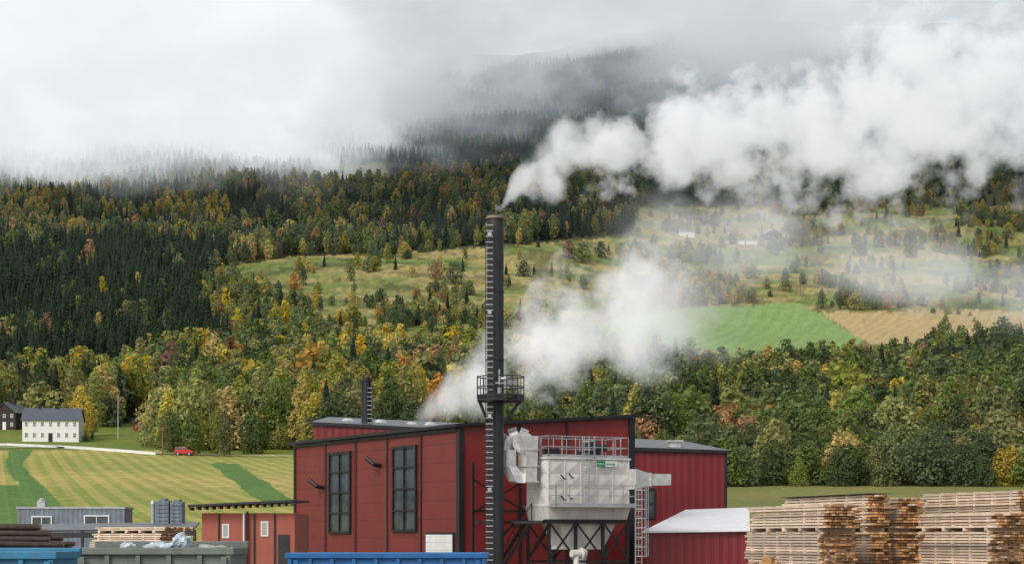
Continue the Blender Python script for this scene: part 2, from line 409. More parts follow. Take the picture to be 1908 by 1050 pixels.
def add_extra(lst):
    for px,py,kd,c,hpx in lst:
        g_=G(px,py); h=hpx*g_.y/F
        trees.append((kd,random.randrange(5),c,g_.x,g_.y,g_.z,h/HB[kd],R()*6,px,py))
add_extra([(150,818,'B','Y',100),(128,815,'B','y',85),(172,812,'B','y',95),(312,846,'B','g',90),(330,846,'B','g',75),(358,848,'B','g',92),(372,846,'B','y',80),(405,848,'B','y',88),(418,850,'B','g',78),
 (160,822,'R','g',14),(172,818,'R','d',10),(471,845,'R','d',70),(510,812,'R','g',75),(30,792,'R','d',65),(60,790,'R','d',65),(205,795,'R','d',55),
 (636,322,'S','S',36),(700,846,'B','Y',70),(860,840,'B','g',90),
 (820,515,'B','Y',42),(812,520,'R','o',35),(845,530,'R','g',40),(770,460,'B','Y',36),(722,490,'B','y',38),(486,532,'B','Y',34),(548,540,'R','o',30),(150,430,'B','Y',28),
 (1085,490,'R','g',36),(1120,480,'R','d',28),(1060,480,'R','r',32),(862,505,'S','S',28),(943,512,'S','S',24),(1028,508,'S','S',22),(975,515,'R','d',28),(995,512,'S','S',22),
 (1472,815,'R','o',60),(1430,832,'R','o',48),(1450,832,'R','o',44),(1418,775,'B','g',70),(1755,632,'R','g',30),(1740,632,'R','d',22),(1800,712,'B','Y',38),(1718,570,'R','d',20)])
trees.sort(key=lambda t:t[4])
lim={'S':300,'B':300,'R':300}; stuff=[]
KN={'S':('spruce_tree','tree','dark green spruce tree on the forested hillside'),
    'B':('birch_tree','tree',None),'R':('broadleaf_tree','tree',None)}
CN={'g':'green','d':'dark green','y':'yellow-green','Y':'bright yellow','o':'orange','r':'rusty red-brown'}
for t in trees:
    kd,sd,c,x,y,z,sc,rz,px,py=t
    vis=0<px<1908 and not(560<px<1350 and py-15*sc/y*F>785)
    if vis and lim[kd]>0:
        lim[kd]-=1
        nm,cat,lb=KN[kd]
        if kd=='B': lb='slender %s birch tree on the wooded slope'%CN[c]
        if kd=='R': lb='bushy %s broadleaf tree on the wooded slope'%CN[c]
        e=thing(nm,lb,cat,(x,y,z),rz,{'S':'spruce trees on the hillside','B':'birch trees on the hillside','R':'broadleaf trees on the hillside'}[kd])
        e.scale=(sc*ru(.9,1.1),)*2+(sc,)
        a,b2=det[(kd,sd,c)]
        for nn,mm in(('crown',a),('trunk',b2)):
            o=bpy.data.objects.new(nn,mm); COL.objects.link(o); o.parent=e
    else: stuff.append(t)
print('trees',len(trees),'stuff',len(stuff))
me=bpy.data.meshes.new('hillside_forest'); me.from_pydata([(t[3],t[4],t[5]) for t in stuff],[],[])
a=me.attributes.new('idx','INT','POINT'); a.data.foreach_set('value',np.array([vidx[t[:3]] for t in stuff],np.int32))
a=me.attributes.new('scl','FLOAT','POINT'); a.data.foreach_set('value',np.array([t[6] for t in stuff],np.float32))
a=me.attributes.new('rot','FLOAT','POINT'); a.data.foreach_set('value',np.array([t[7] for t in stuff],np.float32))
fo=bpy.data.objects.new('hillside_forest',me); COL.objects.link(fo)
fo['kind']='stuff'; fo['label']='mixed spruce and autumn birch forest covering the hillside'; fo['category']='forest'
ng=bpy.data.node_groups.new('scatter','GeometryNodeTree')
ng.interface.new_socket('Geometry',in_out='INPUT',socket_type='NodeSocketGeometry'); ng.interface.new_socket('Geometry',in_out='OUTPUT',socket_type='NodeSocketGeometry')
gi=ng.nodes.new('NodeGroupInput'); gO=ng.nodes.new('NodeGroupOutput'); ip_=ng.nodes.new('GeometryNodeInstanceOnPoints'); ci=ng.nodes.new('GeometryNodeCollectionInfo')
ci.inputs['Collection'].default_value=VC; ci.inputs['Separate Children'].default_value=True; ci.inputs['Reset Children'].default_value=True
def na(nm,ty):
    q_=ng.nodes.new('GeometryNodeInputNamedAttribute'); q_.data_type=ty; q_.inputs[0].default_value=nm; return q_.outputs[0]
cx=ng.nodes.new('ShaderNodeCombineXYZ'); e2r=ng.nodes.new('FunctionNodeEulerToRotation')
lk=ng.links.new
lk(gi.outputs[0],ip_.inputs['Points']); lk(ci.outputs[0],ip_.inputs['Instance']); ip_.inputs['Pick Instance'].default_value=True
lk(na('idx','INT'),ip_.inputs['Instance Index']); lk(na('rot','FLOAT'),cx.inputs[2]); lk(cx.outputs[0],e2r.inputs[0]); lk(e2r.outputs[0],ip_.inputs['Rotation'])
lk(na('scl','FLOAT'),ip_.inputs['Scale']); lk(ip_.outputs[0],gO.inputs[0])
md=fo.modifiers.new('scatter','NODES'); md.node_group=ng
# ------------------------------------------------------------------ main building
CA,SA=.8788,.4772; RZ=math.atan2(SA,CA); C0=Vector(((857-HX)/F*110,110,0))
def tl(px): k=(px-HX)/F; return (C0.x-k*110)/(SA+CA*k)
def tr(px): k=(px-HX)/F; return (110*k-C0.x)/(CA-SA*k)
def zl(t,py): return CZ+(HY-py)/F*(110+CA*t)
def zr(t,py): return CZ+(HY-py)/F*(110+SA*t)
B=thing('boiler_house','dark red panelled industrial boiler house with black trim','building',C0,RZ)
Lw=tl(549); Rw=tr(1180); z0=9.28; z1=zr(Rw,778)
m=MB(); m.prism([(0,0),(Rw,0),(Rw,z1),(0,z0)],0,Lw,[1,1,0,0,0,0]); m.obj('wall',['red','red2'],B)
m=MB(); sl=(z1-z0)/Rw
m.prism([(-.35,z0-.35*sl+.02),(Rw+.3,z1+.3*sl+.02),(Rw+.3,z1+.3*sl+.2),(-.35,z0-.35*sl+.2)],-.3,Lw+.3); m.obj('roof',['black'],B)
m=MB()
for px in(607,663,722,785): t=tl(px); m.box(-.05,-.003,t-.1,t+.1,0,z0-.02)
m.box(-.07,.002,Lw-.25,Lw+.03,0,z0-.02); m.box(-.08,.22,-.08,.3,0,z0-.03); m.box(-.12,-.003,.3,Lw-.25,z0-.22,z0-.02)
for px in(968,1056): t=tr(px); m.box(t-.07,t+.07,-.05,-.003,0,z0+sl*t-.05)
m.box(Rw-.32,Rw+.06,-.09,.1,0,z1-.05)
m.obj('wall_trim',['black'],B)
def window(par,loc,rz,w,h,cols,rows,fm='black',gm='glass',bw=.09,dp=.10,sill=False):
    m=MB()
    for i in range(cols+1):
        x=w*i/cols; b_=bw if i in(0,cols) else bw*.6; xx=min(max(x,b_/2),w-b_/2); m.box(xx-b_/2,xx+b_/2,-dp,-.004,0,h)
    for j in range(rows+1):
        z=h*j/rows; b_=bw if j in(0,rows) else bw*.6; zz=min(max(z,b_/2),h-b_/2)
        for i in range(cols): m.box(w*i/cols+bw*.45,w*(i+1)/cols-bw*.45,-dp+.003,-.006,zz-b_/2,zz+b_/2)
    o=m.obj('window',[fm],par,loc,rz)
    g=MB(); g.box(bw*.5,w-bw*.5,-.035,-.008,bw*.5,h-bw*.5); g.obj('pane',[gm],o)
    return o
for a,b_,t0,t1 in((615,655,843,993),(733,778,832,990)):
    ta,tb=tl(a),tl(b_); zb=zl(tb,t1); zt=zl(ta,t0); window(B,(-.0,ta,zb),-math.pi/2,ta-tb,zt-zb,2,4,bw=.16,dp=.14)
m=MB(); ta,tb=tl(797),tl(846); zt=zl(ta,995)
m.box(-.10,-.003,tb-.12,ta+.12,0,zt+.12,1); 
for k in range(7): m.box(-.13,-.101,tb,ta,zt-(k+1)*.45+.01,zt-k*.45,0)
m.obj('roller_door',['white','black'],B)
for px,py in((710,862),(603,903)):
    m=MB(); t=tl(px); z=zl(t,py); m.cyl((0,t,z-.15),(-.5,t,z-.1),.13,n=10); m.cyl((-.45,t,z-.1),(-.75,t+.5,z+.3),.13,n=10)
    m.obj('exhaust_elbow',['black'],B)
# rear hall
rb_=thing('rear_hall','red hall with grey sheet roof behind the boiler house','building',(P(585,1000,136).x,136,0),0)
a0,a1,a2,a3=P(585,792,136),P(870,806,136),P(870,794,150),P(612,782,150)
m=MB(); L=rb_.location
vs=[Vector((p.x,p.y,0))-L for p in(a0,a1,a2,a3)]+[p-L for p in(a0,a1,a2,a3)]
m.add(vs,[(0,1,5,4),(1,2,6,5),(2,3,7,6),(3,0,4,7)]); m.obj('wall',['redcorr'],rb_)
m=MB(); vs=[p-L+Vector((0,0,.02)) for p in(a0+Vector((-.2,-.2,0)),a1,a2,a3)]; m.add(vs+[v+Vector((0,0,.22)) for v in vs],[(3,2,1,0),(4,5,6,7),(0,1,5,4),(1,2,6,5),(2,3,7,6),(3,0,4,7)],[1,0,1,1,1,1]); m.obj('roof',['roof','black'],rb_)
for px,py in((648,788),(709,791),(767,795),(802,795)):
    q_=P(px,py,142)-L; m=MB(); m.cyl(q_-Vector((0,0,.4)),q_+Vector((0,0,.12)),.34,.34,10); m.cyl(q_+Vector((0,0,.12)),q_+Vector((0,0,.36)),.50,.25,10); m.obj('roof_vent',['silver'],rb_)
# corrugated hall
ch=thing('corrugated_hall','tall red corrugated steel hall with dark roof edge','building',(P(1150,1000,130).x,130,0),math.radians(8))
wd=7.3
m=MB(); m.box(0,wd,0,14,0,8.85); m.obj('wall',['redcorr'],ch)
m=MB(); m.add([(-.1,-.25,8.85),(wd+.3,-.25,8.7),(wd+.3,14,10.0),(-.1,14,10.3),(-.1,-.25,9.1),(wd+.3,-.25,8.9),(wd+.3,14,10.2),(-.1,14,10.5)],[(3,2,1,0),(4,5,6,7),(0,1,5,4),(1,2,6,5),(2,3,7,6),(3,0,4,7)],[1,0,1,1,1,1]); m.obj('roof',['roof','black'],ch)
m=MB(); m.box(4.,4.7,2,2.7,9.,9.55); m.box(3.85,4.85,1.85,2.85,9.55,9.65); m.obj('roof_vent',['silver'],ch)
m=MB(); m.box(wd-.12,wd+.05,-.06,.05,0,8.84); m.obj('corner_trim',['black'],ch)
window(ch,(1.75,0,4.4),0,.8,2.0,1,2,bw=.12)
# low shed
ls=thing('low_shed','low red shed with pale grey sloping roof','building',(P(1200,1000,112).x,112,0),0)
b0,b1,b2,b3=P(1203,992,112),P(1393,989,112),P(1393,948,124),P(1278,952,124); L=ls.location
vs=[Vector((p.x,p.y,0))-L for p in(b0,b1,b2,b3)]+[p-L for p in(b0,b1,b2,b3)]
m=MB(); m.add(vs,[(0,1,5,4),(1,2,6,5),(2,3,7,6),(3,0,4,7)]); m.obj('wall',['redcorr'],ls)
m=MB(); vs=[p-L+Vector(o) for p,o in zip((b0,b1,b2,b3),((-.2,-.3,.0),(.1,-.3,0),(.1,0,.02),(0,0,.02)))]; m.add(vs+[v+Vector((0,0,.1)) for v in vs],[(3,2,1,0),(4,5,6,7),(0,1,5,4),(1,2,6,5),(2,3,7,6),(3,0,4,7)]); m.obj('roof',['roofl'],ls)
# ------------------------------------------------------------------ chimney
def ladder(m,x0,x1,y,za,zb,r=.025,mr=0,mt=0,step=.3):
    m.bar((x0,y,za),(x0,y,zb),.05,.05,mt); m.bar((x1,y,za),(x1,y,zb),.05,.05,mt)
    z=za+.1
    while z<zb: m.bar((x0,y-.01,z),(x1,y-.01,z),r*2,r*2,mr); z+=step
ct=CZ+(HY-408)/F*106
ck=thing('tall_chimney','tall black steel chimney with ladder and railed platform','chimney',(P(923,1000,106).x,106,0),0)
m=MB(); m.cyl((0,0,0),(0,0,ct),.45,.45,28)
for z in(5.3,8.2,12.6,16.2): m.cyl((0,0,z),(0,0,z+.07),.49,.49,28)
m.obj('stack',['dark'],ck)
m=MB(); m.cyl((0,0,ct),(0,0,ct+.06),.52,.52,28); m.cyl((0,0,ct+.06),(0,0,ct+.16),.47,.47,28); m.obj('cap',['cap'],ck)
m=MB(); ladder(m,-.50,-.12,-.62,1,ct-.4,.022,0,1)
for z in np.arange(2,ct-1,2.4):
    for x in(-.5,-.12): m.bar((x,-.62,z),(x*.8,-.30,z),.05,.05,1)
for z in(5.6,9.5,15.,19.1): m.box(-.40,-.2,-.68,-.62,z,z+.22,0)
m.obj('ladder',['galv','black'],ck)
zd=CZ+(HY-742)/F*106; m=MB(); cx0=.28; r_=1.28
ring=[(cx0+r_*math.cos(a),r_*math.sin(a)) for a in np.linspace(0,2*math.pi,13)[:-1]+.26]
n_=len(ring); m.add([(x,y,zd-.16) for x,y in ring]+[(x,y,zd) for x,y in ring],[tuple(range(n_))[::-1],tuple(range(n_,2*n_))]+[(i,(i+1)%n_,n_+(i+1)%n_,n_+i) for i in range(n_)])
for i in range(n_):
    p,q_=ring[i],ring[(i+1)%n_]
    m.bar((*p,zd),(*p,zd+1.15),.05)
    for h in(.12,.6,1.15): m.bar((*p,zd+h),(*q_,zd+h),.05 if h!=.12 else .03,.05 if h!=.12 else .14)
    mx,my=(p[0]+q_[0])/2,(p[1]+q_[1])/2; m.bar((mx,my,zd),(mx,my,zd+1.15),.03)
for a in(0.5,1.8,2.9,3.6,4.5,5.7):
    m.bar((cx0+r_*.93*math.cos(a),r_*.93*math.sin(a),zd-.16),(.42*math.cos(a),.42*math.sin(a),zd-1.35),.07)
m.obj('platform',['black'],ck)
m=MB(); m.box(.12,.32,-.75,-.55,zd+.2,zd+.55); m.cyl((.22,-.62,zd+.7),(.22,-.62,zd+1.5),.05,n=8); m.box(.0,.5,-.62,-.56,zd+.75,zd+.82); m.cyl((.3,-.7,zd+1.0),(.62,-.8,zd+1.0),.09,n=8); m.obj('gauge',['galv'],ck)
# small chimney
sc_=thing('small_flue','short black ventilation flue with ladder on a roof','chimney',(P(683,1000,138).x,138,0),0)
zt=CZ+(HY-710)/F*138; m=MB(); m.cyl((0,0,7),(0,0,zt),.36,.36,16); m.obj('stack',['black'],sc_)
m=MB(); m.cyl((0,0,zt),(0,0,zt+.1),.45,.45,14); m.cyl((0,0,zt+.1),(0,0,zt+.28),.3,.3,12)
for a in range(8): m.bar((.43*math.cos(a*.785),.43*math.sin(a*.785),zt-.6),(.43*math.cos(a*.785),.43*math.sin(a*.785),zt+.1),.03)
m.obj('cap',['black'],sc_)
m=MB(); ladder(m,.08,.42,-.42,8,zt-.3,.02,0,1); m.obj('ladder',['galv','black'],sc_)
# ------------------------------------------------------------------ filter unit
fr=thing('filter_unit','grey quilted dust filter unit on black steel legs','filter unit',(P(1022,1000,106).x,106,0),RZ)
fw,fd,fz0,fz1=5.0,2.4,4.97,7.38
m=MB()
def quilt(m,o,u,v,nu,nv,dep):
    o,u,v=Vector(o),Vector(u),Vector(v); n=u.cross(v).normalized()
    for i in range(nu):
        for j in range(nv):
            a=o+u*i/nu+v*j/nv;b=a+u/nu;c=b+v/nv;d=a+v/nv; e=(a+c)/2+n*dep
            m.add([a,b,c,d,e],[(0,1,4),(1,2,4),(2,3,4),(3,0,4)])
m.box(.02,fw-.02,.02,fd-.02,fz0,fz1)
quilt(m,(0,0,fz0),(fw,0,0),(0,0,fz1-fz0),5,3,.08); quilt(m,(0,fd,fz0),(0,-fd,0),(0,0,fz1-fz0),2,3,.08); quilt(m,(fw,0,fz0),(0,fd,0),(0,0,fz1-fz0),2,3,.08)
for i in range(6): m.bar((fw*i/5,-.02,fz0),(fw*i/5,-.02,fz1),.06)
m.box(-.1,fw+.1,-.1,fd+.1,fz1,fz1+.1); m.box(-.12,fw+.12,-.12,fd+.12,fz0-.12,fz0)
m.obj('filter_body',['filter'],fr)
m=MB()
def frus(m,x0,x1,y0,y1,z0,a0,a1,b0,b1,z1,mt=0):
    m.add([(a0,b0,z1),(a1,b0,z1),(a1,b1,z1),(a0,b1,z1),(x0,y0,z0),(x1,y0,z0),(x1,y1,z0),(x0,y1,z0)],[(3,2,1,0),(4,5,6,7),(0,1,5,4),(1,2,6,5),(2,3,7,6),(3,0,4,7)],mt)
frus(m,-.1,fw+.1,-.1,fd+.1,fz0-.12,.1,fw-.1,.05,fd-.05,4.1)
for i in range(4): 
    x=fw*(i+1)/5; m.bar((x,-.1,fz0-.2),(x,.02,4.12),.06)
frus(m,.75,fw-.6,.2,fd-.2,4.1,1.25,fw-1.2,.5,fd-.5,2.75); m.box(1.25,fw-1.2,.5,fd-.5,2.55,2.75); m.cyl((2.6,1.2,2.6),(2.6,1.2,1.6),.45,.35,14)
m.obj('hopper',['filter'],fr)
m=MB()
for x in(0.05,1.7,3.4,fw-.05):
    for y in(.05,fd-.05): m.bar((x,y,0),(x,y,4.1),.15)
for y in(-.02,fd+.02):
    m.bar((-.3,y,4.05),(fw+.6,y,4.05),.14,.22)
    for x0_,x1_ in((.05,1.7),(1.7,3.4),(3.4,4.95)):
        m.bar((x0_,y,2.0),(x1_,y,4.0),.08); m.bar((x1_,y,2.0),(x0_,y,4.0),.08); m.bar((x0_,y,1.9),(x1_,y,1.9),.12)
m.bar((-.3,.05,4.0),(-2.8,3,4.0),.14); m.bar((0.05,.05,3.9),(0.05,fd,2.0),.1); m.bar((-.1,2.4,4.6),(-3.3,2.4,6.3),.09); m.bar((-.1,2.4,6.3),(-3.3,2.4,4.5),.09)
m.bar((-3.3,2.4,0),(-3.3,2.4,7.2),.14); m.bar((-3.3,2.4,4.6),(-.1,2.4,4.6),.14); m.bar((-2.2,2.4,0),(-2.2,2.4,4.6),.12); m.bar((-3.3,2.4,1.8),(-.1,2.4,4.5),.1)
m.obj('leg_frame',['black'],fr)
m=MB()
for y in(1.5,2.2): m.bar((-3.0,y,.2),(-.2,y,4.0),.08,.18)
for i in range(15): x=-3.0+2.8*(i+.5)/15; z=.2+3.8*(i+.5)/15; m.box(x-.12,x+.12,1.52,2.18,z,z+.03)
for y in(1.5,2.2):
    m.bar((-3.0,y,1.3),(-.2,y,5.0),.04)
    for i in range(5): x=-3.0+2.8*i/4; z=.2+3.8*i/4; m.bar((x,y,z),(x,y,z+1.05),.04)
m.obj('stairs',['black'],fr)
def rail(m,pts,z,h=1.1,sp=1.0,w=.045,closed=False):
    ps=list(pts)+([pts[0]] if closed else [])
    for a,b in zip(ps[:-1],ps[1:]):
        a=Vector((*a,0));b=Vector((*b,0));n=max(1,int((b-a).length/sp+.5))
        for i in range(n+1): p=a.lerp(b,i/n); m.bar((p.x,p.y,z),(p.x,p.y,z+h),w)
        for hh in(.5,1.): m.bar((a.x,a.y,z+h*hh),(b.x,b.y,z+h*hh),w)
        m.bar((a.x,a.y,z+.08),(b.x,b.y,z+.08),.02,.14)
m=MB(); rail(m,[(0,0),(fw,0),(fw,fd),(0,fd)],fz1+.1,1.12,.8,closed=True); m.obj('top_railing',['galv'],fr)
m=MB(); rail(m,[(0,0),(0,-.8),(fw,-.8),(fw,0)],fz0-.1,1.1,.8); m.box(0,fw,-.8,-.13,fz0-.17,fz0-.11); m.obj('walkway',['galv'],fr)
m=MB(); ladder(m,1.9,2.3,-.35,fz0-.1,fz1+1.2,.02)
for z in np.arange(fz0+2.0,fz1+1.2,.45):
    pts=[(2.1+.35*math.cos(a),-.35-.3-.32*math.sin(a)) for a in np.linspace(-.3,math.pi+.3,8)]
    for a,b in zip(pts[:-1],pts[1:]): m.bar((*a,z),(*b,z),.03,.05)
for a in(.3,1.1,2.,2.8): m.bar((2.1+.35*math.cos(a),-.65-.32*math.sin(a),fz0+2.),(2.1+.35*math.cos(a),-.65-.32*math.sin(a),fz1+1.2),.03)
m.obj('caged_ladder',['galv'],fr)
m=MB(); m.box(2.8,3.7,.8,1.7,fz1+.1,fz1+.5); m.cyl((3.25,1.2,fz1+.5),(3.25,1.2,fz1+1.05),.42,.42,16); m.cyl((3.25,1.25,fz1+.7),(4.3,1.25,fz1+.7),.2,.2,12); m.box(.6,1.2,.9,1.5,fz1+.1,fz1+.6)
m.obj('fan_motor',['black'],fr)
for px,py in((1045,888),(1060,886),(1045,927),(1058,925)):
    m=MB(); x=(px-1022)/151*fw; z=CZ+(HY-py)/F*106.5; m.bar((x-.12,-.2,z+.12),(x+.1,-.2,z-.1),.06); m.bar((x+.1,-.2,z-.1),(x+.2,-.2,z-.1),.06)
    m.obj('bracket',['black'],fr)
def lettering(txt,size,mat,parent,loc,rot):
    cu=bpy.data.curves.new('sign_lettering','FONT'); cu.body=txt; cu.size=size; cu.extrude=.004
    o=bpy.data.objects.new('tmp_text',cu); COL.objects.link(o); bpy.context.view_layer.update()
    dg=bpy.context.evaluated_depsgraph_get(); me=bpy.data.meshes.new_from_object(o.evaluated_get(dg)); me.name='sign_lettering'
    bpy.data.objects.remove(o); me.materials.clear(); me.materials.append(M[mat])
    o=bpy.data.objects.new('sign_lettering',me); COL.objects.link(o); o.parent=parent; o.location=loc; o.rotation_euler=rot
x=(1110-1022)/151*fw; m=MB(); m.box(x,x+.5,-.2,-.17,7.0,7.3,0); m.box(x+.5,x+1.25,-.2,-.17,7.0,7.3,1); so=m.obj('sign',['signg','white'],fr)
for tx,xx,mt in(('save',x+.04,'white'),('energy',x+.54,'signg')): lettering(tx,.22,mt,so,(xx,-.208,7.09),(math.pi/2,0,0))
# ducts
def wl(px,py,D): 
    v=P(px,py,D)-fr.location; return Matrix.Rotation(-RZ,4,'Z')@v
m=MB()
arc=[wl(940,846,106.8),wl(941,828,106.8),wl(950,814,106.8),wl(966,809,106.8),wl(980,815,106.8)]
for a,b in zip(arc[:-1],arc[1:]): m.cyl(a,b,.42,.42,18)
m.cyl(wl(975,824,106.4),wl(975,824,107.6),.58,.58,20)
m.obj('round_duct',['silver'],fr)
m=MB()
def rduct(m,path,w,d):
    rings=[]
    for (a,ww) in path: rings.append([a+Vector((sx*ww/2,sy*d/2,0)) for sx,sy in((-1,-1),(1,-1),(1,1),(-1,1))])
    vs=[v for r in rings for v in r]; fs=[]
    for i in range(len(rings)-1):
        for k in range(4): fs.append((i*4+k,i*4+(k+1)%4,i*4+4+(k+1)%4,i*4+4+k))
    fs+=[(3,2,1,0),tuple(len(vs)-4+k for k in range(4))]
    m.add(vs,fs)
rduct(m,[(wl(980,812,106.5),1.0),(wl(984,850,106.5),.68),(wl(982,897,106.5),.68)],1,.9)
rduct(m,[(wl(948,838,106.3),.45),(wl(948,868,106.3),.45),(wl(968,896,106.3),.9),(wl(972,899,106.3),.9)],1,.8)
for py in(838,868,897): q_=wl(983,py,106.5); m.box(q_.x-.42,q_.x+.42,q_.y-.5,q_.y+.5,q_.z-.03,q_.z+.03)
m.obj('square_duct',['silver'],fr)
m=MB(); q0=wl(1176,892,108); q1=wl(1205,893,108.5);q2=wl(1243,893,109)
vs=[]
for q_,h,d in((q0,.55,.5),(q1,.32,.4),(q2,.30,.4)):
    vs+=[q_+Vector((0,-d/1,-h)) ,q_+Vector((0,d,-h)),q_+Vector((0,d,h)),q_+Vector((0,-d,h))]
m.add(vs,[(i*4+k,i*4+(k+1)%4,i*4+4+(k+1)%4,i*4+4+k) for i in range(2) for k in range(4)]+[(0,1,2,3),(11,10,9,8)])
m.box(q1.x-.04,q1.x+.04,q1.y-.46,q1.y+.46,q1.z-.37,q1.z+.37)
m.obj('outlet_duct',['silver'],fr)
m=MB(); q_=wl(1190,1000,106); X,Y=q_.x,q_.y
ladder(m,X-.2,X+.2,Y,0,6.,.02)
for z in np.arange(2.2,6.,.5):
    pts=[(X+.36*math.cos(a),Y-.3-.34*math.sin(a)) for a in np.linspace(-.4,math.pi+.4,9)]
    for a,b in zip(pts[:-1],pts[1:]): m.bar((*a,z),(*b,z),.03,.05)
for a in(-.2,.5,1.57,2.6,3.3): m.bar((X+.36*math.cos(a),Y-.3-.34*math.sin(a),2.2),(X+.36*math.cos(a),Y-.3-.34*math.sin(a),6.),.03)
m.obj('access_ladder',['galv'],fr)
m=MB(); q_=wl(1080,1030,104.5); m.cyl(q_+Vector((-.5,0,0)),q_+Vector((.1,0,0)),.2,.2,14); m.cyl(q_+Vector((.1,0,0)),q_+Vector((.35,0,.0)),.32,.22,14); m.cyl(q_+Vector((-.2,0,-2)),q_+Vector((-.2,0,0)),.15,.15,10); m.obj('pump',['filter'],fr)
# ------------------------------------------------------------------ lumber
def lumber(px,D,Ln,Wd,zt,ang,label,cover=False,name='lumber_stack'):
    e=thing(name,label,'lumber',(P(px,1000,D).x,D,0),ang,'stacked packs of sawn lumber')
    m=MB(); z=.12; k=0; nb=max(3,int(Wd/.13)); bo=ru(-.1,.1)
    while z<zt:
        if k%15==0 and k>0:
            for y in np.linspace(.3,Ln-.3,5): m.box(-.02,Wd+.02,y-.05,y+.05,z,z+.08,0)
            z+=.08; bo=ru(-.18,.18)
        lo=ru(-.06,.06)
        for i in range(nb):
            a=bo+lo+ru(-.10,.10)+(ru(-.3,.1) if R()<.18 else 0); b=a+Ln+ru(-.25,.2); w=Wd/nb; j=ru(-.01,.01) if 0<i<nb-1 else ru(-.035,.035)
            dz=ru(0,.003)
            m.box(i*w+.008+j,(i+1)*w-.008+j,a,b,z+dz,z+.050,[0,0,1,1,0,0])
        z+=.050
        for y in np.linspace(.25,Ln-.25,6): m.box(.0,Wd,y-.03,y+.03,z,z+.018,[0]*6)
        z+=.018; k+=1
    m.obj('board_pack',['board','bend'],e)
    if cover:
        m=MB(); m.box(-.04,Wd+.04,-.1,Ln+.1,z+.004,z+.018); m.obj('cover_sheet',['dark'],e)
    return e
A15=math.radians(15)
def zz(py,D): return CZ+(HY-py)/F*D
lumber(1532,46,4.6,.92,zz(943,46),A15,'tall stack of pale sawn lumber boards with stickers')
lumber(1616,47.8,5.2,.55,zz(922,47.8),A15,'tall stack of sawn lumber under a dark cover sheet',True)
lumber(1666,48.4,5.4,.72,zz(926,48),A15,'orange-brown ended stack of sawn lumber boards')
lumber(1850,45,4.5,1.2,zz(957,45),A15+.03,'lower stack of pale sawn lumber boards')
lumber(1893,46.6,4.7,1.3,zz(914,46.6),A15+.03,'tallest stack of pale sawn lumber beside lower stacks')
lumber(300,66,2.9,1.6,zz(981,66),math.radians(62),'small pack of pale lumber behind a container')
# logs
def log(a,b,r,mt,label,grp):
    a=Vector(a);b=Vector(b); m=MB(); m.cyl(Vector((0,0,0)),b-a,r,r*.85,10,0,False); n=10
    m.add(m.v[:n],[tuple(range(n))[::-1]],1); m.add(m.v[n:2*n],[tuple(range(n))],1)
    m.obj('log',[mt,'bend'],None,a,0,label=label,category='log',group=grp)
for row in range(12):
    for k in range(7):
        D=49+k*.3+row*.08; z=1.9+row*.145
        xr=P(152-row*3-max(0,row-8)*16,1000,D).x+ru(-.3,.2); log((xr-4.6+ru(-.2,.2),D,z+ru(-.03,.03)),(xr,D+ru(-.15,.15),z+ru(-.05,.05)-.05),ru(.065,.09),'bark','dark bark-covered log in a pile','logs in the dark pile') if (k<3 or row>9) else None
for i,(px,py,r) in enumerate([(1398,1056,.10),(1428,1046,.11),(1442,1056,.10),(1414,1062,.11)]):
    a=P(px,py,40); log(a,a+Vector((.5,3.2,.0)),r,'plog','pale peeled log lying in a small heap','peeled logs in a heap')
# ------------------------------------------------------------------ containers
def skip(pxa,pxb,D,zt,dep,mt,label,rz=0,hi=0.,name='open_container'):
    x0=P(pxa,0,D).x; w=P(pxb,0,D).x-x0; e=thing(name,label,'container',(x0,D,0),rz)
    m=MB(); t=.06
    m.box(0,w,0,t,.2,zt-.1); m.box(0,w,dep-t,dep,.2,zt-.1+hi); m.box(0,t,t,dep-t,.2,zt-.1); m.box(w-t,w,t,dep-t,.2,zt-.1); m.box(0,w,0,dep,.1,.19)
    n=int(w/.6)
    for i in range(n+1): x=i*w/n; m.box(min(max(x-.05,0),w-.1),min(max(x+.05,.1),w),-.08,-.001,.2,zt-.17)
    m.obj('body',[mt],e)
    m=MB(); h=.16
    m.box(-.08,w+.08,-.11,t+.05,zt-h,zt); m.box(-.08,w+.08,dep-t-.05,dep+.1,zt-h+hi,zt+hi)
    m.box(-.08,t+.04,t+.053,dep-t-.053,zt-h,zt-.004); m.box(w-t-.04,w+.08,t+.053,dep-t-.053,zt-h,zt-.004)
    o=m.obj('rim',[mt],e)
    bv=o.modifiers.new('b','BEVEL'); bv.width=.02; bv.segments=2
    m=MB()
    for x in(w*.04,w*.96): m.box(x-.06,x+.06,-.16,-.1,.2,zt-.2)
    for x in(w*.25,w*.75): m.cyl((x,-.14,zt-.5),(x,-.2,zt-.5),.06,n=8)
    m.obj('post',[mt],e)
    return e,w
skip(537,905,58,zz(1029,58),2.4,'blue','large blue steel open-top container')
skip(143,430,44,zz(1019,44),2.4,'skip','weathered grey-green open-top container filled with waste',hi=.14)
skip(-140,100,40,zz(1026,40),2.2,'teal','faded blue steel open-top container beside a log pile',hi=.06)
def crumple(name,label,cat,c,sx,sy,sz,mt,seed):
    bm=bmesh.new(); bmesh.ops.create_icosphere(bm,subdivisions=3,radius=1); rnd=random.Random(seed)
    for v in bm.verts:
        k=1+rnd.uniform(-.22,.22)+.2*math.sin(v.co.x*5+seed)*math.cos(v.co.y*4); v.co=Vector((v.co.x*sx*k,v.co.y*sy*k,v.co.z*sz*k))
    me=bpy.data.meshes.new(name); bm.to_mesh(me); bm.free(); me.materials.append(M[mt]); o=bpy.data.objects.new(name,me); COL.objects.link(o); o.location=c
    o['label']=label;o['category']=cat;o['group']='waste in the container'
